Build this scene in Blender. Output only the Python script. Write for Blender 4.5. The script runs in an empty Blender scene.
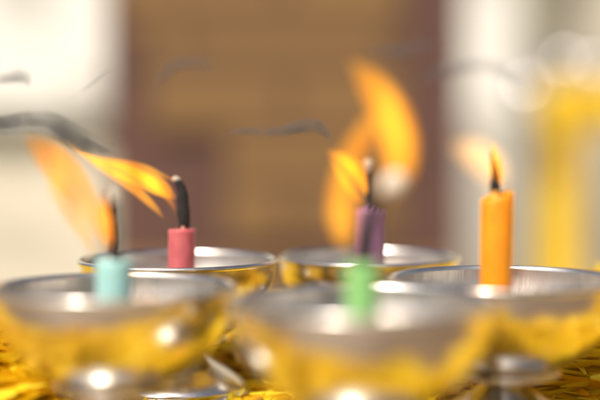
import bpy, bmesh, math, random
from mathutils import Vector, Matrix, noise
PI = math.pi
scn = bpy.context.scene
col = scn.collection
random.seed(7)

# ---------------------------------------------------------------- camera
CAM_Z = 0.117
FPX = 1300.0                       # focal length in pixels of a 600 px wide frame
PITCH = math.atan(64 / FPX)
cd = bpy.data.cameras.new('camera')
cam = bpy.data.objects.new('camera', cd); col.objects.link(cam)
cam.location = (0, 0, CAM_Z)
cam.rotation_euler = (PI / 2 - PITCH, 0, 0)
cd.sensor_width = 36; cd.lens = FPX / 600 * 36
cd.clip_start = 0.01; cd.clip_end = 400
cd.dof.use_dof = True; cd.dof.focus_distance = 0.545; cd.dof.aperture_fstop = 2.45
scn.camera = cam

# ---------------------------------------------------------------- light
SUN_EL, SUN_AZ = math.radians(50), math.radians(213)   # azimuth clockwise from +Y (view direction)
w = bpy.data.worlds.new('World'); scn.world = w; w.use_nodes = True
nt = w.node_tree; bg = nt.nodes['Background']
sky = nt.nodes.new('ShaderNodeTexSky'); sky.sky_type = 'NISHITA'; sky.sun_disc = False
sky.sun_elevation = SUN_EL; sky.sun_rotation = SUN_AZ
sky.air_density = 0.5; sky.dust_density = 6.0; sky.ozone_density = 0.6
hs = nt.nodes.new('ShaderNodeHueSaturation'); hs.inputs['Saturation'].default_value = .55
nt.links.new(sky.outputs[0], hs.inputs['Color']); nt.links.new(hs.outputs[0], bg.inputs[0]); bg.inputs[1].default_value = 0.14
sl = bpy.data.lights.new('sun', 'SUN'); sl.energy = 3.0; sl.angle = math.radians(3.5); sl.color = (1, .91, .77)
so = bpy.data.objects.new('sun', sl); col.objects.link(so)
sd = Vector((math.sin(SUN_AZ) * math.cos(SUN_EL), math.cos(SUN_AZ) * math.cos(SUN_EL), math.sin(SUN_EL)))
so.rotation_euler = sd.to_track_quat('Z', 'Y').to_euler(); so.location = (0, 0, 3)
vs = scn.view_settings
scn.display_settings.display_device = 'sRGB'
vs.view_transform = 'Standard'; vs.look = 'None'; vs.gamma = 1; vs.use_curve_mapping = False
vs.exposure = 0.04
scn.cycles.use_denoising = True
scn.cycles.caustics_reflective = True
scn.cycles.sample_clamp_indirect = 6
scn.cycles.volume_step_rate = 1.0

# ---------------------------------------------------------------- helpers
CR = Matrix.Rotation(PI / 2 - PITCH, 3, 'X')
def at(px, py, d):
    """a photo pixel (600x400) at depth d metres -> the point of the place that stands there"""
    v = CR @ Vector(((px - 300) / FPX * d, -(py - 200) / FPX * d, -d))
    return Vector((0, 0, CAM_Z)) + v

def tag(o, label=None, cat=None, group=None, kind=None):
    if label: o['label'] = label
    if cat: o['category'] = cat
    if group: o['group'] = group
    if kind: o['kind'] = kind
    return o
def thing(name, label, cat, loc=(0, 0, 0), group=None):
    o = bpy.data.objects.new(name, None); col.objects.link(o); o.location = loc
    o.empty_display_size = .01
    return tag(o, label, cat, group)
def mesh(name, vs_, fs, mat, parent=None, smooth=True, origin=None, fix=True):
    me = bpy.data.meshes.new(name)
    if parent is not None and origin is None: origin = None
    if origin is not None: vs_ = [(v[0]-origin[0], v[1]-origin[1], v[2]-origin[2]) for v in vs_]
    me.from_pydata([tuple(v) for v in vs_], [], fs); me.update()
    if fix:                                   # outward normals (volumes need them)
        bm = bmesh.new(); bm.from_mesh(me); bmesh.ops.recalc_face_normals(bm, faces=bm.faces); bm.to_mesh(me); bm.free()
    me.materials.append(mat)
    if smooth: me.polygons.foreach_set('use_smooth', [True] * len(me.polygons))
    o = bpy.data.objects.new(name, me); col.objects.link(o)
    if parent is not None: o.parent = parent
    if origin is not None: o.location = origin
    return o
def lathe(prof, n=96, wob=0):
    vs_, fs = [], []
    m = len(prof)
    for r, z in prof:
        for k in range(n):
            a = 2 * PI * k / n
            q = r * (1 + wob * noise.noise(Vector((math.cos(a) * 2, math.sin(a) * 2, z * 60))))
            vs_.append((q * math.cos(a), q * math.sin(a), z))
    for i in range(m - 1):
        for k in range(n):
            k2 = (k + 1) % n
            fs.append((i * n + k, i * n + k2, (i + 1) * n + k2, (i + 1) * n + k))
    return vs_, fs
def boxes(bs):
    vs_, fs = [], []
    for (x0, x1, y0, y1, z0, z1) in bs:
        b = len(vs_)
        vs_ += [(x0,y0,z0),(x1,y0,z0),(x1,y1,z0),(x0,y1,z0),(x0,y0,z1),(x1,y0,z1),(x1,y1,z1),(x0,y1,z1)]
        fs += [tuple(b + i for i in f) for f in ((0,3,2,1),(4,5,6,7),(0,1,5,4),(1,2,6,5),(2,3,7,6),(3,0,4,7))]
    return vs_, fs
def bevel(o, wd, seg=2):
    m = o.modifiers.new('bevel', 'BEVEL'); m.width = wd; m.segments = seg; m.limit_method = 'ANGLE'
    return o
def catmull(pts, n):
    """pts: list of tuples of any length -> n+1 interpolated tuples"""
    P = [pts[0]] + list(pts) + [pts[-1]]
    out = []
    segs = len(pts) - 1
    for i in range(n + 1):
        t = i / n * segs; s = min(int(t), segs - 1); u = t - s
        a, b, c, d = P[s], P[s+1], P[s+2], P[s+3]
        out.append(tuple(.5*((2*b[j]) + (-a[j]+c[j])*u + (2*a[j]-5*b[j]+4*c[j]-d[j])*u*u + (-a[j]+3*b[j]-3*c[j]+d[j])*u**3) for j in range(len(b))))
    return out
def loft(spine, flat=.5, n=20, m=16, yaw=0.0):
    """closed tongue: spine rows (x, y, z, half width); cross-section is an ellipse whose depth is flat*width"""
    S = catmull(spine, n)
    vs_, fs = [], []
    for i, (x, y, z, r) in enumerate(S):
        p0 = Vector(S[max(i-1, 0)][:3]); p1 = Vector(S[min(i+1, n)][:3])
        T = (p1 - p0).normalized()
        D = Vector((math.sin(yaw), math.cos(yaw), 0)); W = T.cross(D).normalized(); D2 = W.cross(T).normalized()
        r = max(r, 2e-5)
        for k in range(m):
            a = 2 * PI * k / m
            vs_.append(Vector((x, y, z)) + W * (r * math.cos(a)) + D2 * (r * flat * math.sin(a)))
    for i in range(n):
        for k in range(m):
            k2 = (k + 1) % m
            fs.append((i*m+k, i*m+k2, (i+1)*m+k2, (i+1)*m+k))
    fs.append(tuple(range(m))[::-1]); fs.append(tuple(n*m + k for k in range(m)))
    return vs_, fs

# ---------------------------------------------------------------- materials
def newmat(name):
    m = bpy.data.materials.new(name); m.use_nodes = True
    return m, m.node_tree, m.node_tree.nodes['Principled BSDF']
def N(nt, kind, **kw):
    n = nt.nodes.new(kind)
    for k, v in kw.items(): setattr(n, k, v)
    return n
def ramp(nt, stops):
    r = N(nt, 'ShaderNodeValToRGB'); e = r.color_ramp.elements
    while len(e) < len(stops): e.new(.5)
    for q, (p, c) in zip(e, stops): q.position = p; q.color = (*c, 1)
    return r
def noisy(name, c1, c2, scale=10, rough=.8, detail=5, bump=.0, mscale=(1, 1, 1), dist=.001, metallic=0, rng=(.3, .7)):
    m, t, b = newmat(name)
    tc = N(t, 'ShaderNodeTexCoord'); mp = N(t, 'ShaderNodeMapping'); mp.inputs['Scale'].default_value = mscale
    nz = N(t, 'ShaderNodeTexNoise'); nz.inputs['Scale'].default_value = scale; nz.inputs['Detail'].default_value = detail
    r = ramp(t, [(rng[0], c1), (rng[1], c2)])
    t.links.new(tc.outputs['Object'], mp.inputs[0]); t.links.new(mp.outputs[0], nz.inputs[0])
    t.links.new(nz.outputs[0], r.inputs[0]); t.links.new(r.outputs[0], b.inputs['Base Color'])
    b.inputs['Roughness'].default_value = rough; b.inputs['Metallic'].default_value = metallic
    if bump:
        bp = N(t, 'ShaderNodeBump'); bp.inputs['Strength'].default_value = bump; bp.inputs['Distance'].default_value = dist
        t.links.new(nz.outputs[0], bp.inputs['Height']); t.links.new(bp.outputs[0], b.inputs['Normal'])
    return m

def metal(name, rough, streak, base=(.84, .79, .70), rr=.12):
    m, t, b = newmat(name)
    b.inputs['Metallic'].default_value = 1
    tc = N(t, 'ShaderNodeTexCoord')
    mp = N(t, 'ShaderNodeMapping'); mp.inputs['Scale'].default_value = (520, 520, 26)
    nz = N(t, 'ShaderNodeTexNoise'); nz.inputs['Scale'].default_value = 1; nz.inputs['Detail'].default_value = 4
    t.links.new(tc.outputs['Object'], mp.inputs[0]); t.links.new(mp.outputs[0], nz.inputs[0])
    nb = N(t, 'ShaderNodeTexNoise'); nb.inputs['Scale'].default_value = 55; nb.inputs['Detail'].default_value = 6
    t.links.new(tc.outputs['Object'], nb.inputs[0])
    # tarnish: patchy darker film
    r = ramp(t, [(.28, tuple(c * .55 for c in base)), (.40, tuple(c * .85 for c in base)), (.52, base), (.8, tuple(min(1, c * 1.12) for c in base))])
    t.links.new(nb.outputs[0], r.inputs[0]); t.links.new(r.outputs[0], b.inputs['Base Color'])
    mr = N(t, 'ShaderNodeMapRange'); mr.inputs['To Min'].default_value = rough; mr.inputs['To Max'].default_value = rough + rr
    t.links.new(nb.outputs[0], mr.inputs[0]); t.links.new(mr.outputs[0], b.inputs['Roughness'])
    bp = N(t, 'ShaderNodeBump'); bp.inputs['Strength'].default_value = streak; bp.inputs['Distance'].default_value = .0004
    t.links.new(nz.outputs[0], bp.inputs['Height'])
    n3 = N(t, 'ShaderNodeTexNoise'); n3.inputs['Scale'].default_value = 45; n3.inputs['Detail'].default_value = 2
    t.links.new(tc.outputs['Object'], n3.inputs[0])
    b2 = N(t, 'ShaderNodeBump'); b2.inputs['Strength'].default_value = .25; b2.inputs['Distance'].default_value = .0015
    t.links.new(n3.outputs[0], b2.inputs['Height']); t.links.new(bp.outputs[0], b2.inputs['Normal'])
    t.links.new(b2.outputs[0], b.inputs['Normal'])
    return m
M_OUT = metal('polished_steel', .17, .10)
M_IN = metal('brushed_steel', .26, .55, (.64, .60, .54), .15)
M_FOOT = metal('foot_steel', .16, .08, (.76, .73, .69))

def wax(name, c, dark, sss=.35, rough=.42):
    m, t, b = newmat(name)
    tc = N(t, 'ShaderNodeTexCoord')
    mp = N(t, 'ShaderNodeMapping'); mp.inputs['Scale'].default_value = (1, 1, .45); mp.inputs['Rotation'].default_value = (.5, .3, 0)
    nz = N(t, 'ShaderNodeTexNoise'); nz.inputs['Scale'].default_value = 300; nz.inputs['Detail'].default_value = 4
    t.links.new(tc.outputs['Object'], mp.inputs[0]); t.links.new(mp.outputs[0], nz.inputs[0])
    r = ramp(t, [(.32, dark), (.62, c)])
    t.links.new(nz.outputs[0], r.inputs[0]); t.links.new(r.outputs[0], b.inputs['Base Color'])
    b.inputs['Subsurface Weight'].default_value = sss
    b.inputs['Subsurface Radius'].default_value = (1, .45, .25); b.inputs['Subsurface Scale'].default_value = .004
    b.inputs['Roughness'].default_value = rough
    bp = N(t, 'ShaderNodeBump'); bp.inputs['Strength'].default_value = .3; bp.inputs['Distance'].default_value = .0003
    t.links.new(nz.outputs[0], bp.inputs['Height']); t.links.new(bp.outputs[0], b.inputs['Normal'])
    return m
M_WICK = noisy('charred_wick', (.006, .005, .005), (.035, .028, .026), 1500, .95, 6, .9, (1, 1, .35), .0006)
M_ASH = noisy('wick_ash', (.28, .22, .16), (.70, .61, .48), 1400, .95, 5, .6, dist=.0004)
M_PALEASH = noisy('pale_wick_ash', (.60, .52, .40), (.86, .78, .64), 1400, .95, 5, .6, dist=.0004)
M_EMBER = noisy('wick_foot', (.35, .12, .08), (.6, .3, .2), 1500, .7, 4)

def flame_mat(name, inner, outer, j, absorb, nscale=90, lo=.35):
    """glowing soot gas: emission in the volume plus some absorption of blue light"""
    m = bpy.data.materials.new(name); m.use_nodes = True; t = m.node_tree
    for n in list(t.nodes):
        if n.type != 'OUTPUT_MATERIAL': t.nodes.remove(n)
    out = [n for n in t.nodes if n.type == 'OUTPUT_MATERIAL'][0]
    tc = N(t, 'ShaderNodeTexCoord')
    mp = N(t, 'ShaderNodeMapping'); mp.inputs['Scale'].default_value = (1, 1, .5)
    nz = N(t, 'ShaderNodeTexNoise'); nz.inputs['Scale'].default_value = nscale; nz.inputs['Detail'].default_value = 1.5
    t.links.new(tc.outputs['Object'], mp.inputs[0]); t.links.new(mp.outputs[0], nz.inputs[0])
    r = ramp(t, [(.35, outer), (.62, inner)])
    t.links.new(nz.outputs[0], r.inputs[0])
    mr = N(t, 'ShaderNodeMapRange'); mr.inputs['From Min'].default_value = .3; mr.inputs['From Max'].default_value = .7
    mr.inputs['To Min'].default_value = j * lo; mr.inputs['To Max'].default_value = j
    t.links.new(nz.outputs[0], mr.inputs[0])
    em = N(t, 'ShaderNodeEmission'); t.links.new(r.outputs[0], em.inputs[0]); t.links.new(mr.outputs[0], em.inputs[1])
    ab = N(t, 'ShaderNodeVolumeAbsorption'); ab.inputs[0].default_value = (.96, .66, .18, 1); ab.inputs[1].default_value = absorb
    ad = N(t, 'ShaderNodeAddShader'); t.links.new(em.outputs[0], ad.inputs[0]); t.links.new(ab.outputs[0], ad.inputs[1])
    t.links.new(ad.outputs[0], out.inputs['Volume'])
    return m
F_SHARP = flame_mat('flame_gas_bright', (1, .46, .03), (1, .27, .012), 620, 330, 55, .5)
F_WICK = flame_mat('flame_gas_wick', (1, .46, .03), (1, .24, .01), 620, 420, 190, .35)
F_SOFT = flame_mat('flame_gas_soft', (1, .42, .05), (1, .26, .015), 150, 240, 75, .12)
F_DEEP = flame_mat('flame_gas_deep', (1, .47, .04), (1, .30, .012), 300, 190, 75, .14)
F_CORE = flame_mat('flame_gas_core', (1, .42, .03), (1, .30, .02), 420, 330, 60, .5)
F_PALE = flame_mat('flame_gas_pale', (1, .62, .25), (1, .46, .12), 120, 30, 60, .6)

def smoke_mat(name, dens, colr):
    m = bpy.data.materials.new(name); m.use_nodes = True; t = m.node_tree
    for n in list(t.nodes):
        if n.type != 'OUTPUT_MATERIAL': t.nodes.remove(n)
    out = [n for n in t.nodes if n.type == 'OUTPUT_MATERIAL'][0]
    tc = N(t, 'ShaderNodeTexCoord'); nz = N(t, 'ShaderNodeTexNoise'); nz.inputs['Scale'].default_value = 110
    t.links.new(tc.outputs['Object'], nz.inputs[0])
    mr = N(t, 'ShaderNodeMapRange'); mr.inputs['From Min'].default_value = .3; mr.inputs['From Max'].default_value = .7
    mr.inputs['To Min'].default_value = dens * .05; mr.inputs['To Max'].default_value = dens * 1.9
    t.links.new(nz.outputs[0], mr.inputs[0])
    pv = N(t, 'ShaderNodeVolumePrincipled'); pv.inputs['Color'].default_value = (*colr, 1)
    t.links.new(mr.outputs[0], pv.inputs['Density']); t.links.new(pv.outputs[0], out.inputs['Volume'])
    return m
SMOKE = smoke_mat('soot_smoke', 150, (.42, .43, .45))
SMOKE_THICK = smoke_mat('soot_smoke_thick', 240, (.33, .33, .33))

# ---------------------------------------------------------------- setting: ground
GZ = -0.75
M_GROUND = noisy('pale_paving', (.33, .29, .22), (.46, .41, .33), 3, .9, 6)
g = mesh('ground', [(-60, -60, GZ), (60, -60, GZ), (60, 90, GZ), (-60, 90, GZ)], [(0, 1, 2, 3)], M_GROUND, smooth=False)
tag(g, kind='structure')

# ---------------------------------------------------------------- table
M_WOOD = noisy('table_wood', (.12, .075, .045), (.24, .165, .11), 6, .6, 6, .1, (1, 12, 1))
tb = thing('table', 'long wooden table under the yellow petals and the metal bowls', 'table', (0, .48, GZ))
v, f = boxes([(-.75, .75, -.40, .405, -GZ - .045, -GZ - .012)])
bevel(mesh('tabletop', v, f, M_WOOD, tb, False), .004)
for sx in (-1, 1):
    for sy in (-1, 1):
        v, f = boxes([(sx * .68 - .03, sx * .68 + .03, sy * .33 - .065, sy * .33 - .005, 0, -GZ - .046)])
        bevel(mesh('leg', v, f, M_WOOD, tb, False), .004)

# ---------------------------------------------------------------- bowls (name, px of centre, width px, diameter)
BOWLS = {
    'pink':   (178, 200, .0890),
    'purple': (369, 182, .0860),
    'orange': (506, 236, .0900),
    'blue':   (112, 250, .0900),
    'green':  (363, 274, .0900),
}
LAB = {
    'pink': 'silver pedestal bowl holding the pink candle, rear left of the group',
    'purple': 'silver pedestal bowl holding the purple candle, rear centre',
    'orange': 'silver pedestal bowl holding the tall orange candle at the right',
    'blue': 'blurred silver pedestal bowl holding the short turquoise candle',
    'green': 'blurred silver pedestal bowl holding the green candle, nearest the viewer',
}
def make_bowl(D):
    root = thing('pedestal_bowl', 'x', 'bowl')
    # cup: outer shell, then inner shell
    outer = []
    for i in range(25):
        a = i / 24 * (PI / 2) * .90
        outer.append((.488 * math.cos(a) ** .92, .685 - .405 * math.sin(a)))
    outer.append((.0001, outer[-1][1] - .002))
    outer = outer[::-1]
    th = .011
    inner = []
    for i in range(25):
        a = (1 - i / 24) * (PI / 2) * .95
        inner.append(((.488 - th) * math.cos(a) ** .92, .685 - (.405 - th * 1.6) * math.sin(a)))
    sc = lambda p: [(r * D, z * D) for r, z in p]
    v, f = lathe(sc(outer)); mesh('cup', v, f, M_OUT, root)
    v, f = lathe(sc([(.0001, inner[0][1] - .001)] + inner)); mesh('cup_inside', v, f, M_IN, root)
    # rim: rolled lip, a little flared
    rp = []
    for i in range(17):
        a = -2.2 + i / 16 * 4.4 + 0
        rp.append((.4895 + .0125 * math.cos(a), .6905 + .0125 * math.sin(a)))
    rp = [(.480, .684)] + rp[::1] + [(.4765, .690), (.4755, .684)]
    v, f = lathe(sc(rp)); mesh('rim', v, f, M_FOOT, root)
    # collar under the cup
    cp = [(.16, .312), (.20, .318), (.222, .315), (.240, .307), (.243, .295), (.232, .284), (.19, .277), (.12, .272), (.098, .266)]
    v, f = lathe(sc(cp)); mesh('collar', v, f, M_FOOT, root)
    fp = [(.100, .268), (.092, .260), (.093, .248), (.104, .236), (.117, .228), (.130, .217), (.170, .192), (.225, .160), (.285, .118), (.325, .085), (.342, .064),
          (.344, .054), (.360, .046), (.372, .034), (.374, .020), (.366, .008), (.36, .0), (.34, .0)]
    fp = catmull([(a, b) for a, b in fp], 70)
    v, f = lathe(sc(fp)); mesh('foot', v, f, M_FOOT, root)
    return root
POS = {}
for i, (k, (px, wpx, D)) in enumerate(BOWLS.items()):
    d = FPX * D / wpx
    x = (px - 300) / FPX * d
    root = make_bowl(D)
    root.location = (x, d, 0); root.rotation_euler.z = i * 1.3
    root['label'] = LAB[k]; root['group'] = 'silver pedestal bowls on the petals'
    POS[k] = (x, d, D)

# ---------------------------------------------------------------- candles
def candle(kind, px, ytop, rpx, depth_off, mat, label, top=(0, 0), lean=(0, 0), flare=0.0):
    bx, by, D = POS[kind]
    d = by + depth_off
    tip = at(px, ytop, d)
    r = rpx / FPX * d
    z0 = D * .345 + .0006
    # a candle off the centre rests higher up the inner wall
    off = math.hypot(tip.x - bx, tip.y - by) + r * .6
    q = min(off / (.477 * D), .999)
    z0 = D * (.685 - .386 * math.sqrt(1 - q ** 2)) - .0004
    H = tip.z - z0
    root = thing('candle', label, 'candle', (tip.x, tip.y, z0), 'small coloured candles in the bowls')
    n = 40
    prof = []
    m = 26
    vs_, fs = [], []
    for i in range(m + 1):
        t = i / m
        for k in range(n):
            a = 2 * PI * k / n
            rr = r * (1 + .012 * noise.noise(Vector((math.cos(a) * 1.6, math.sin(a) * 1.6, t * 5 + px))))
            rr *= 1 + .012 * math.sin(a * 2 + t * 9)
            if t > .96: rr *= 1 + flare * (t - .96) / .04
            z = H * t
            z += (top[0] * math.cos(a) + top[1] * math.sin(a)) * t ** 6
            vs_.append((rr * math.cos(a) + lean[0] * (t - 1) * H, rr * math.sin(a) + lean[1] * (t - 1) * H, z))
    # melted top: rounded edge, then a dip
    for (s, dz) in ((.93, .00045), (.84, .0003), (.66, -.0007), (.4, -.0013), (.15, -.0011), (.02, -.0008)):
        for k in range(n):
            a = 2 * PI * k / n
            z = H + dz + (top[0] * math.cos(a) + top[1] * math.sin(a)) * s + .00035 * noise.noise(Vector((math.cos(a) * 2 * s, math.sin(a) * 2 * s, px)))
            vs_.append((r * (1 + flare) * s * math.cos(a), r * (1 + flare) * s * math.sin(a), z))
    rows = len(vs_) // n
    for i in range(rows - 1):
        for k in range(n):
            k2 = (k + 1) % n
            fs.append((i*n+k, i*n+k2, (i+1)*n+k2, (i+1)*n+k))
    fs.append(tuple(range(n))[::-1]); fs.append(tuple((rows-1)*n + k for k in range(n)))
    mesh('wax', vs_, fs, mat, root)
    return root, d
def rel(root, pts, d, fl=0.0):
    """(px, py, halfwidth px[, depth offset]) -> rows in the frame of the thing"""
    out = []
    for p in pts:
        dd = d + (p[3] if len(p) > 3 else 0)
        q = at(p[0], p[1], dd) - root.location
        out.append((q.x, q.y, q.z, p[2] / FPX * dd))
    return out
def wick(root, d, pts, ash=None, ash_mat=None, flat=.9):
    v, f = loft(rel(root, pts, d), flat, 36, 14)
    s = Vector(pts[0][:2])
    v = [p + Vector(((noise.noise(p * 900 + Vector((i, 0, 0))) + 1.2 * noise.noise(p * 300)), noise.noise(p * 900 + Vector((0, 9 + i, 0))), 0)) * .0004 for i, p in [(0, q) for q in v]]
    wk = mesh('wick', v, f, M_WICK, root)
    if ash:
        v, f = loft(rel(root, ash, d), .9, 16, 12)
        v = [p + Vector((noise.noise(p * 1100), 0, noise.noise(p * 1100 + Vector((5, 5, 5))))) * .00028 for p in v]
        mesh('ash_tip', v, f, ash_mat or M_ASH, wk)
    return wk
def flame(root, d, tongues, mat, flat=.5):
    for pts in tongues:
        v, f = loft(rel(root, pts, d), flat, 40, 20)
        mesh('flame_tongue', v, f, mat, root)

W_PINK = wax('pink_wax', (.62, .15, .16), (.52, .11, .12))
W_PURPLE = wax('purple_wax', (.46, .22, .36), (.38, .16, .29))
W_ORANGE = wax('orange_wax', (.96, .36, .010), (.93, .31, .008), .6, .38)
W_BLUE = wax('turquoise_wax', (.40, .68, .64), (.36, .63, .60))
W_GREEN = wax('green_wax', (.29, .60, .21), (.25, .54, .18))
W_FAR = wax('cream_wax', (.75, .55, .25), (.65, .45, .2))

# pink
c, d = candle('pink', 182, 230, 13.3, 0, W_PINK, 'short pink candle with a long black wick, its flame blown to the left', (.0002, -.0003), (.02, 0), .04)
wick(c, d, [(183, 233, 4.0), (184, 224, 5.6), (183.5, 212, 6.4), (182.5, 200, 5.9), (181, 190, 5.4), (178.5, 183, 4.5), (176, 180, 3.0)],
     [(180, 182.5, 2.6), (177, 180, 3.6), (174.5, 179.6, 3.4), (173, 181, 1.5)])
v, f = loft(rel(c, [(183.3, 232, 2.2), (183, 229, 2.6), (182.5, 226, 1.5)], d - .0035), .6, 8, 8)
mesh('wick_thread', v, f, M_EMBER, c)
flame(c, d, [
    [(177, 181.5, .8), (161, 175, 3.0), (146, 168.5, 4.2), (130, 165, 5.0), (112, 162.5, 5.2), (96, 160, 4.4), (82, 153, 3.2), (72, 145, 2.0), (64, 136, .5)],
    [(177, 200, .5), (161, 188, 9), (140, 178, 9), (122, 171, 9), (104, 165, 7), (88, 157, 4), (74, 148, .5)],
    [(164, 219, .5), (157, 210, 3.0), (147, 200, 4.6), (136, 190, 5.6), (124, 181, 6.0), (111, 173, 5.2), (98, 165, 3.2), (88, 158, .6)],
    [(176, 215, .4), (171, 202, 2.8), (161, 191, 4.2), (150, 181, 5.2), (138, 174, 4.8), (124, 169, 2.6), (112, 165, .5)],
], F_SHARP, .40)
# purple
c, d = candle('purple', 370, 211, 14.0, 0, W_PURPLE, 'purple candle seen behind the green one, flame streaming to the left', (-.0003, 0), (0, 0), .03)
wick(c, d, [(370, 214, 3.6), (370.5, 205, 3.4), (370, 192, 3.3), (369.5, 180, 3.0), (369, 171, 2.8)],
     [(369, 172, 2.6), (368.5, 167, 5.0), (368, 162.5, 5.6), (368, 159, 2.4)])
for dx, hh in ((-5, 7), (-1.5, 9), (5, 6)):
    v, f = loft(rel(c, [(370 + dx, 214, 2.2), (370 + dx, 210, 1.8), (370 + dx * .8, 214 - hh, .4)], d - .002), .8, 8, 8)
    mesh('wax_drip', v, f, W_PURPLE, c)
flame(c, d, [
    [(325, 149.5, .5), (334, 153, 3.2), (346, 159, 5.4), (356, 168, 6.2), (363, 180, 5.6), (368, 192, 4.0), (371, 206, 1.2)],
    [(329, 153, .5), (342, 162, 4), (353, 172, 6), (361, 184, 5), (368, 199, 1)],
    [(327, 151, .5), (334, 162, 3), (341, 175, 4.4), (349, 188, 4.6), (358, 199, 3.4), (367, 208, .8)],
], F_SHARP, .40)
# orange
c, d = candle('orange', 497.5, 196, 16.3, 0, W_ORANGE, 'tall orange candle in sharp focus with a small upright flame', (.0017, .0002), (.012, 0), .0)
wick(c, d, [(495, 200, 3.2), (495, 193, 4.6), (495.5, 186, 5.4), (495, 178, 4.6), (494.5, 170, 3.6), (493.5, 163, 2.4), (493, 156, 1.4), (492.8, 150, .6)], None)
v, f = loft(rel(c, [(494, 202, 4.2), (494.5, 198, 4.6), (495, 194, 3.4), (495, 191, 1.4)], d - .003), .9, 10, 10)
mesh('melt_bead', v, f, W_ORANGE, c)
flame(c, d, [
    [(495.5, 190, .5), (496.5, 183, 5.5), (496.5, 174, 7.4), (496, 164, 7.0), (494.5, 154, 4.6), (493.3, 146, 2.4), (492.6, 140.5, .4)],
], F_WICK, .8)
# turquoise
c, d = candle('blue', 114, 260, 18.0, -.004, W_BLUE, 'short turquoise candle, out of focus, its large flame blown up to the left')
wick(c, d, [(115, 264, 5.0), (117, 250, 5.6), (117, 236, 5.8), (116, 222, 5.8), (114, 208, 5.8), (113, 200, 5.5)],
     [(113.5, 204, 6), (112, 197, 8.6), (110.5, 191, 7.6), (109, 187, 2.0)])
flame(c, d, [
    [(118, 250, .8), (113, 238, 7.0), (109, 224, 8.5), (106, 208, 7.5), (103, 192, 1)],
], F_CORE, .9)
flame(c, d + .012, [
    [(112, 256, 1), (104, 238, 7), (95, 218, 11), (83, 196, 15), (68, 175, 18), (51, 157, 17), (36, 145, 11), (22, 136, 1)],
    [(98, 258, 1), (88, 240, 6), (76, 220, 9), (64, 200, 10), (54, 182, 8), (46, 168, 1)],
], F_SOFT, .55)
# green
c, d = candle('green', 362, 264, 16.5, -.020, W_GREEN, 'green candle nearest the viewer, strongly out of focus, its flame large and ragged')
wick(c, d, [(363, 268, 11), (365, 250, 11), (367, 236, 11), (370, 222, 10), (376, 208, 8), (384, 197, 4.0), (389, 189, 3.6)],
     [(384, 194, 5), (390, 187, 11), (398, 181, 12), (405, 178, 5)], M_PALEASH)
flame(c, d + .009, [
    [(376, 206, 1), (388, 192, 11), (398, 172, 17), (400, 150, 20), (395, 126, 21), (385, 104, 19), (370, 82, 14), (350, 60, 2)],
    [(350, 252, 1), (344, 236, 11), (341, 215, 15), (342, 193, 15), (346, 174, 14), (353, 156, 14), (363, 138, 13), (370, 120, 8), (374, 106, 1)],
], F_DEEP, .6)

# far candle standing on the petals behind the orange one
dF = .84
tp = at(499, 196, dF)
far = thing('candle', 'hidden candle standing behind the orange one, only its pale blurred flame showing', 'candle', (tp.x, tp.y, 0.004), 'small coloured candles in the bowls')
del far['group']
hF = tp.z - .004
v, f = lathe([(.0001, 0), (.0064, 0), (.0066, .002), (.0065, hF * .5), (.0064, hF - .001), (.0058, hF), (.003, hF - .001), (.0001, hF - .001)], 32, .03)
mesh('wax', v, f, W_FAR, far)
v, f = loft(rel(far, [(499, 198, 1.6), (499, 188, 1.6), (497, 180, 1.2)], dF), 1, 10, 8)
mesh('wick', v, f, M_WICK, far)
flame(far, dF, [[(501, 193, 2), (497, 178, 12), (488, 164, 16), (474, 153, 15), (460, 148, 9), (448, 145, 1)]], F_PALE, .6)

# ---------------------------------------------------------------- smoke
def wisp(pts, d, label, mat=SMOKE, flat=.6):
    rows = []
    for p in pts:
        q = at(p[0], p[1], d); rows.append((q.x, q.y, q.z, p[2] * 1.35 / FPX * d))
    o = Vector(rows[len(rows)//2][:3])
    rows = [(r[0]-o.x, r[1]-o.y, r[2]-o.z, r[3]) for r in rows]
    v, f = loft(rows, flat, 40, 14)
    m = mesh('smoke_wisp', v, f, mat); m.location = o
    tag(m, label, 'smoke', 'thin smoke wisps from the candles')
wisp([(-12, 126, 5), (10, 124, 6), (30, 121, 6.5), (48, 122, 7), (62, 129, 8), (74, 137, 8), (92, 145, 6), (120, 152, .5)], .485,
     'thick dark wisp of smoke above the turquoise candle flame, reaching the left edge', SMOKE_THICK, .8)
wisp([(-8, 82, 3), (6, 78, 4.5), (18, 76, 5.5), (26, 79, 5), (28, 87, 1)], .50, 'short dark smoke hook on the white wall at the left edge', SMOKE_THICK)
wisp([(70, 100, 1), (92, 84, 2), (108, 72, 1.6), (122, 66, .5)], .52, 'very faint smoke line crossing the white wall edge')
wisp([(150, 98, 1), (160, 80, 3), (172, 67, 4), (188, 62, 4), (204, 64, 4), (214, 71, 1)], .47, 'faint arched smoke curl on the brown pillar above the pink candle', SMOKE_THICK)
wisp([(222, 136, 1), (240, 131, 2.5), (262, 132, 3.5), (280, 131, 4), (300, 126, 5.5), (316, 126, 5.5), (326, 133, 3.5), (332, 141, .5)], .52,
     'wavy smoke trail leading left from the purple candle flame', SMOKE_THICK)
wisp([(366, 50, 1), (384, 50, 4), (402, 51, 5), (420, 47, 4), (436, 44, 1)], .45, 'small blurred smoke smudge above the green candle flame', SMOKE_THICK)
wisp([(415, 84, 1), (430, 76, 4), (448, 69, 4.5), (470, 65, 4.5), (492, 67, 4.5), (512, 75, 3.5), (528, 88, 1)], .44,
     'long arched smoke wisp crossing the white post at the right', SMOKE_THICK)

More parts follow.
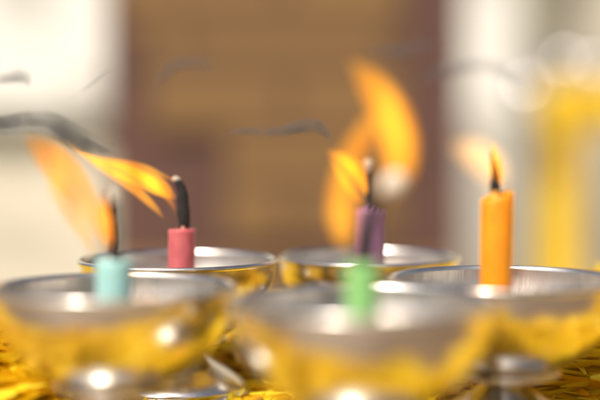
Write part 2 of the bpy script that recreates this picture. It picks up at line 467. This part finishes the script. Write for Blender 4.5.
# ---------------------------------------------------------------- petals
M_PET, t, b = newmat('yellow_petal')
at_ = N(t, 'ShaderNodeAttribute', attribute_name='tint')
tc = N(t, 'ShaderNodeTexCoord'); nz = N(t, 'ShaderNodeTexNoise'); nz.inputs['Scale'].default_value = 260; nz.inputs['Detail'].default_value = 4
t.links.new(tc.outputs['Object'], nz.inputs[0])
r = ramp(t, [(0, (.93, .46, .008)), (.3, (.97, .665, .012)), (1, (.98, .82, .04))])
t.links.new(at_.outputs['Fac'], r.inputs[0])
mx = N(t, 'ShaderNodeMix', data_type='RGBA', blend_type='MULTIPLY'); mx.inputs['Factor'].default_value = .5
t.links.new(r.outputs[0], mx.inputs['A'])
r2 = ramp(t, [(.35, (.93, .86, .7)), (.6, (1, 1, 1))]); t.links.new(nz.outputs[0], r2.inputs[0]); t.links.new(r2.outputs[0], mx.inputs['B'])
t.links.new(mx.outputs['Result'], b.inputs['Base Color'])
b.inputs['Roughness'].default_value = .42
tr = N(t, 'ShaderNodeBsdfTranslucent'); t.links.new(mx.outputs['Result'], tr.inputs[0])
ms = N(t, 'ShaderNodeMixShader'); ms.inputs[0].default_value = .3
out = [n for n in t.nodes if n.type == 'OUTPUT_MATERIAL'][0]
t.links.new(b.outputs[0], ms.inputs[1]); t.links.new(tr.outputs[0], ms.inputs[2]); t.links.new(ms.outputs[0], out.inputs['Surface'])

BUMPS = [(-.150, .545, .022, .040), (-.125, .575, .010, .022), (.158, .575, .038, .036), (.122, .60, .016, .028), (-.012, .615, .012, .028), (-.20, .60, .02, .05),
         (-.07, .39, .002, .04)]
def hgt(x, y):
    h = .0012
    for bx, by, a, s in BUMPS:
        h += a * math.exp(-((x-bx)**2 + (y-by)**2) / (2*s*s))
    h += .003 * noise.noise(Vector((x*30, y*30, 0)))
    for bx, by, D in POS.values():
        dd = math.hypot(x-bx, y-by)
        k = min(max((dd - .38*D) / .03, 0), 1)
        h = h * (k*k*(3-2*k)) + .0005
    return max(h, .0006)
def blocked(x, y, pad):
    return any(math.hypot(x-bx, y-by) < .385*D + pad for bx, by, D in POS.values())
vs_, fs, tint = [], [], []
def petal(x, y, z, L, Wd, yaw, tilt, curl, roll, tn):
    b0 = len(vs_)
    n = 8
    if -.095 < x < .0 and .43 < y < .60: tilt *= .25; curl *= .3; z = .0012 + rnd() * .0015
    cy, sy = math.cos(yaw), math.sin(yaw)
    for i in range(n + 1):
        u = i / n
        wv = Wd * (math.sin(PI * (.03 + .94 * u)) ** .75)
        s = (u - .5) * L
        zz = math.sin(tilt) * s + curl * L * (4 * (u - .5) ** 2)
        for j, q in enumerate((-1, -.5, 0, .5, 1)):
            lx, ly = s * math.cos(tilt), q * wv * .5
            lz = zz + q * q * wv * .26 + q * roll * wv
            vs_.append((x + lx * cy - ly * sy, y + lx * sy + ly * cy, max(z + lz, .0008)))
    for i in range(n):
        for j in range(4):
            a = b0 + i * 5 + j
            fs.append((a, a + 1, a + 6, a + 5))
    tint.extend([tn] * (n * 4))
rnd = random.random
def edge(x):
    if x < -.03: return .380 + max(0, abs(x + .068) - .045) * .9
    if x < .055: return .338 + max(0, abs(x - .018) - .03) * .6
    return .412 + max(0, x - .11) * .7
cnt = 0
while cnt < 18000:
    if cnt < 13500:
        x, y = random.uniform(-.30, .30), random.uniform(.362, .79)
    else:
        x, y = random.uniform(-.72, .72), random.uniform(.362, .865)
    L = random.uniform(.026, .056)
    if blocked(x, y, L * .42): 
        if rnd() < .9:
            cnt += .3
            if blocked(x, y, .006): continue
            L *= .45
    if y < edge(x) + .01 * noise.noise(Vector((x * 25, 0, 0))): continue
    h = hgt(x, y)
    base = math.atan2(noise.noise(Vector((x*14, y*14, 3))), noise.noise(Vector((x*14, y*14, 9))))
    petal(x, y, h + rnd() ** 1.5 * .003 + .0006, L, L * random.uniform(.13, .26), base + random.gauss(0, .45), random.gauss(0, .10), random.uniform(-.06, .12), random.uniform(-.3, .3),
          min(1, max(0, random.gauss(.65, .28))))
    cnt += 1
# bed of packed petals under the loose ones
nx, ny = 150, 116
b0 = len(vs_)
for j in range(ny + 1):
    for i in range(nx + 1):
        x = -.74 + 1.48 * i / nx; y = .36 + .51 * j / ny
        y = max(y, min(edge(x), .8) + j * 1e-5)
        vs_.append((x, y, hgt(x, y) - .0004))
for j in range(ny):
    for i in range(nx):
        a = b0 + j * (nx + 1) + i
        fs.append((a, a + 1, a + nx + 2, a + nx + 1)); tint.append(.25)
pet = mesh('flower_petals', vs_, fs, M_PET, fix=False)
ca = pet.data.attributes.new('tint', 'FLOAT', 'FACE'); ca.data.foreach_set('value', tint)
tag(pet, 'thick layer of long yellow flower petals covering the table', 'petals', kind='stuff')
# cloth between petals and wood
M_CLOTH = noisy('yellow_cloth', (.72, .38, .02), (.82, .47, .03), 40, .8, 5, .2)
v, f = boxes([(-.13, .752, .46, .88, -.0115, -.0005)])
tc_ = mesh('tablecloth', v, f, M_CLOTH, smooth=False)
tag(tc_, 'thin yellow cloth on the table beneath the petals', 'tablecloth')

# a few orange petals
M_OPET = noisy('orange_petal', (.75, .13, .02), (.85, .25, .04), 300, .5)
for i, (px, py, dd) in enumerate([(532, 375, .50)]):
    p = at(px, py, dd)
    vs_, fs, tint = [], [], []
    petal(0, 0, 0.02, .007, .004, .9, 1.3, .1, .2, 0)
    vs_ = [(a, b_, c_ - .02) for a, b_, c_ in vs_]
    o = mesh('orange_petal', vs_, fs, M_OPET); o.location = p
    s_ = o.modifiers.new('thick', 'SOLIDIFY'); s_.thickness = .0004
    tag(o, 'small orange petal stuck at the foot of the orange candle bowl', 'petal')

# ---------------------------------------------------------------- background, about two to four metres away
def X(px, d): return (px - 300) / FPX * d
def Z(py, d): return CAM_Z - (py - 136) / FPX * d
M_OCHRE, t, b = newmat('ochre_tiles')
tc = N(t, 'ShaderNodeTexCoord'); mp = N(t, 'ShaderNodeMapping'); mp.inputs['Rotation'].default_value = (PI / 2, 0, 0)
br = N(t, 'ShaderNodeTexBrick'); br.inputs['Scale'].default_value = 1
br.inputs['Brick Width'].default_value = .31; br.inputs['Row Height'].default_value = .088; br.inputs['Mortar Size'].default_value = .012
br.inputs['Color1'].default_value = (.25, .14, .042, 1); br.inputs['Color2'].default_value = (.18, .096, .032, 1); br.inputs['Mortar'].default_value = (.13, .066, .026, 1)
t.links.new(tc.outputs['Object'], mp.inputs[0]); t.links.new(mp.outputs[0], br.inputs[0]); t.links.new(br.outputs[0], b.inputs['Base Color'])
b.inputs['Roughness'].default_value = .8
M_MAUVE = noisy('mauve_brown_brick', (.082, .038, .027), (.12, .058, .042), 14, .85, 4)
M_WHITE = noisy('white_plaster', (.50, .48, .42), (.82, .80, .73), 6, .9, 2, rng=(.36, .56))
M_BEIGE = noisy('beige_plaster', (.46, .42, .32), (.68, .62, .49), 6, .9, 2, rng=(.36, .58))
M_OLIVE = noisy('olive_grey_stone', (.22, .21, .14), (.31, .29, .21), 3, .9, 4)
M_GREYST = noisy('grey_stone', (.40, .38, .32), (.52, .49, .43), 3, .9, 4)
M_YEL = noisy('yellow_fabric', (.93, .60, .02), (.97, .72, .04), 8, .7, 4)

# brown pillar: core, ochre tile panels, mauve brick blocks
dp = 2.0
pl = thing('brick_pillar', 'wide brown brick pillar with ochre panels behind the bowls', 'pillar', (X(287, dp), dp + .25, GZ))
def B(x0, x1, y0, y1, depth0, depth1):   # pixel rectangle at dp, relative to the pillar
    return (X(x0, dp) - pl.location.x, X(x1, dp) - pl.location.x, dp + depth0 - pl.location.y, dp + depth1 - pl.location.y, Z(y1, dp) - GZ, Z(y0, dp) - GZ)
TOP, BOT = -130, 136 + (CAM_Z - GZ) / dp * FPX
v, f = boxes([B(106, 463, TOP, BOT, .012, .15)]); bevel(mesh('core', v, f, M_MAUVE, pl, False), .004)
v, f = boxes([B(150, 400, TOP + 4, 134, 0, .0119)]); mesh('tile_panel', v, f, M_OCHRE, pl, False)
v, f = boxes([B(226, 400, 134.5, 240, 0, .0119)]); mesh('tile_panel', v, f, M_OCHRE, pl, False)
v, f = boxes([B(119, 455, 262, 300, -.02, .0119)]); bevel(mesh('base_moulding', v, f, M_OCHRE, pl, False), .004)
v, f = boxes([B(122, 150, TOP + 4, 30, 0.003, .0119)]); mesh('tile_panel', v, f, M_OCHRE, pl, False)

# white building at the left
dw = 3.6
hb = thing('white_building', 'sunlit white wall beyond the brown pillar at the left', 'building', (X(-40, dw), dw + .4, GZ))
L_ = hb.location
def B2(x0, x1, y0, y1, a, b_, d_=dw):
    return (X(x0, d_) - L_.x, X(x1, d_) - L_.x, d_ + a - L_.y, d_ + b_ - L_.y, Z(y1, d_) - GZ, Z(y0, d_) - GZ)
BOTW = 136 + (CAM_Z - GZ) / dw * FPX
v, f = boxes([B2(-500, 190, -500, 118, 0, .8)]); bevel(mesh('upper_wall', v, f, M_WHITE, hb, False), .01)
v, f = boxes([B2(-500, 190, 118.5, 152, .10, .8)]); mesh('recessed_band', v, f, M_OLIVE, hb, False)
v, f = boxes([B2(-500, 190, 152.5, BOTW, .02, .8)]); bevel(mesh('lower_wall', v, f, M_BEIGE, hb, False), .01)

# right side: white post, olive pillar, beige wall
dr = 3.0
ps = thing('white_post', 'white square post right of the brown pillar', 'post', (X(486, dr), dr + .1, GZ))
L_ = ps.location
BOTR = 136 + (CAM_Z - GZ) / dr * FPX
v, f = boxes([B2(440, 524, -150, 118, 0, .2, dr)]); bevel(mesh('shaft', v, f, M_WHITE, ps, False), .01)
v, f = boxes([B2(440, 528, 118.5, BOTR, -.01, .21, dr)]); bevel(mesh('pedestal', v, f, M_GREYST, ps, False), .01)
dd_ = 3.5
op = thing('stone_pillar', 'olive grey stone pillar between the white post and the beige wall', 'pillar', (X(540, dd_), dd_ + .15, GZ))
L_ = op.location
BOTO = 136 + (CAM_Z - GZ) / dd_ * FPX
v, f = boxes([B2(505, 552, -300, BOTO - 60, 0, .08, dd_)]); bevel(mesh('shaft', v, f, M_OLIVE, op, False), .01)
v, f = boxes([B2(500, 561, BOTO - 59.5, BOTO, -.03, .11, dd_)]); bevel(mesh('plinth', v, f, M_OLIVE, op, False), .01)
dq = 3.75
bw = mesh('beige_wall', *boxes([(X(540, dq), X(1100, dq), dq, dq + .3, GZ, 2.2)]), M_BEIGE, smooth=False)
tag(bw, 'pale beige wall behind the yellow drape at the right', 'wall')

# yellow drape: a hanging strip and a swag along the top rail
dy = 2.3
yd = thing('yellow_drape', 'bright yellow cloth hung over a rail and down a pole at the right', 'drape', (X(557, dy), dy, GZ))
L_ = yd.location
def cloth_panel(x0, x1, y0, y1, folds, name):
    vs2, fs2 = [], []
    nu, nv = 60, 20
    for j in range(nv + 1):
        for i in range(nu + 1):
            u, w_ = i / nu, j / nv
            px = x0 + (x1 - x0) * u + 2.5 * math.sin(w_ * 5 + u * 3)
            py = y0 + (y1 - y0) * w_ + 2 * math.sin(u * 9) * w_
            dep = .005 * math.sin(u * folds * 2 * PI + w_ * 1.5)
            vs2.append((X(px, dy) - L_.x, dep - .02, Z(py, dy) - GZ))
    for j in range(nv):
        for i in range(nu):
            a = j * (nu + 1) + i
            fs2.append((a, a + nu + 1, a + nu + 2, a + 1))
    o = mesh(name, vs2, fs2, M_YEL, yd)
    s_ = o.modifiers.new('thick', 'SOLIDIFY'); s_.thickness = .003
    return o
cloth_panel(537, 577, 88, 340, 4, 'hanging_cloth')
cloth_panel(543, 700, 84, 132, 9, 'swag_cloth')
v, f = boxes([(X(537, dy) - L_.x, X(720, dy) - L_.x, .0, .02, Z(92, dy) - GZ, Z(84, dy) - GZ)]); mesh('rail', v, f, M_WOOD, yd, False)
v, f = boxes([(X(551, dy) - L_.x, X(562, dy) - L_.x, .0205, .04, 0, Z(86, dy) - GZ)]); mesh('pole', v, f, M_WOOD, yd, False)
v, f = boxes([(X(710, dy) - L_.x, X(720, dy) - L_.x, .0205, .04, 0, Z(86, dy) - GZ)]); mesh('pole', v, f, M_WOOD, yd, False)

# added mirror balls, no part of the place: they make the pale round highlights
M_BALL, t, b = newmat('reflector_silver'); b.inputs['Metallic'].default_value = 1; b.inputs['Base Color'].default_value = (.95, .93, .88, 1); b.inputs['Roughness'].default_value = .12
rail_z = Z(-330, 2.2)
gl = thing('reflector_line', 'cord stretched high above the yellow drape added to carry the glint reflectors', 'cord', (X(560, 2.2), 2.2, rail_z))
for (px, py, R, lb) in [(527, 92, .029, 'silver bauble added for a sun glint beside the white post, lowest of three'), (565, 66, .026, 'silver bauble added for a sun glint above the yellow drape'), (594, 70, .024, 'silver bauble added for a sun glint at the right edge of the view')]:
    x, z = X(px, 2.2), Z(py, 2.2)
    bb = thing('reflector', lb, 'reflector', (x, 2.2, z), 'added glint reflectors at the right')
    v, f = lathe([(max(1e-5, R * math.sin(PI * i / 20)), -R * math.cos(PI * i / 20)) for i in range(21)], 32)
    mesh('ball', v, f, M_BALL, bb)
    v, f = lathe([(.0006, R - .001), (.0006, rail_z - z)], 6)
    mesh('thread', v, f, M_GREYST, bb)
v, f = loft([(-.9, 0, 0, .0015), (0, 0, 0, .0015), (1.2, 0, 0, .0015)], 1, 8, 8)
mesh('cord', v, f, M_WOOD, gl)
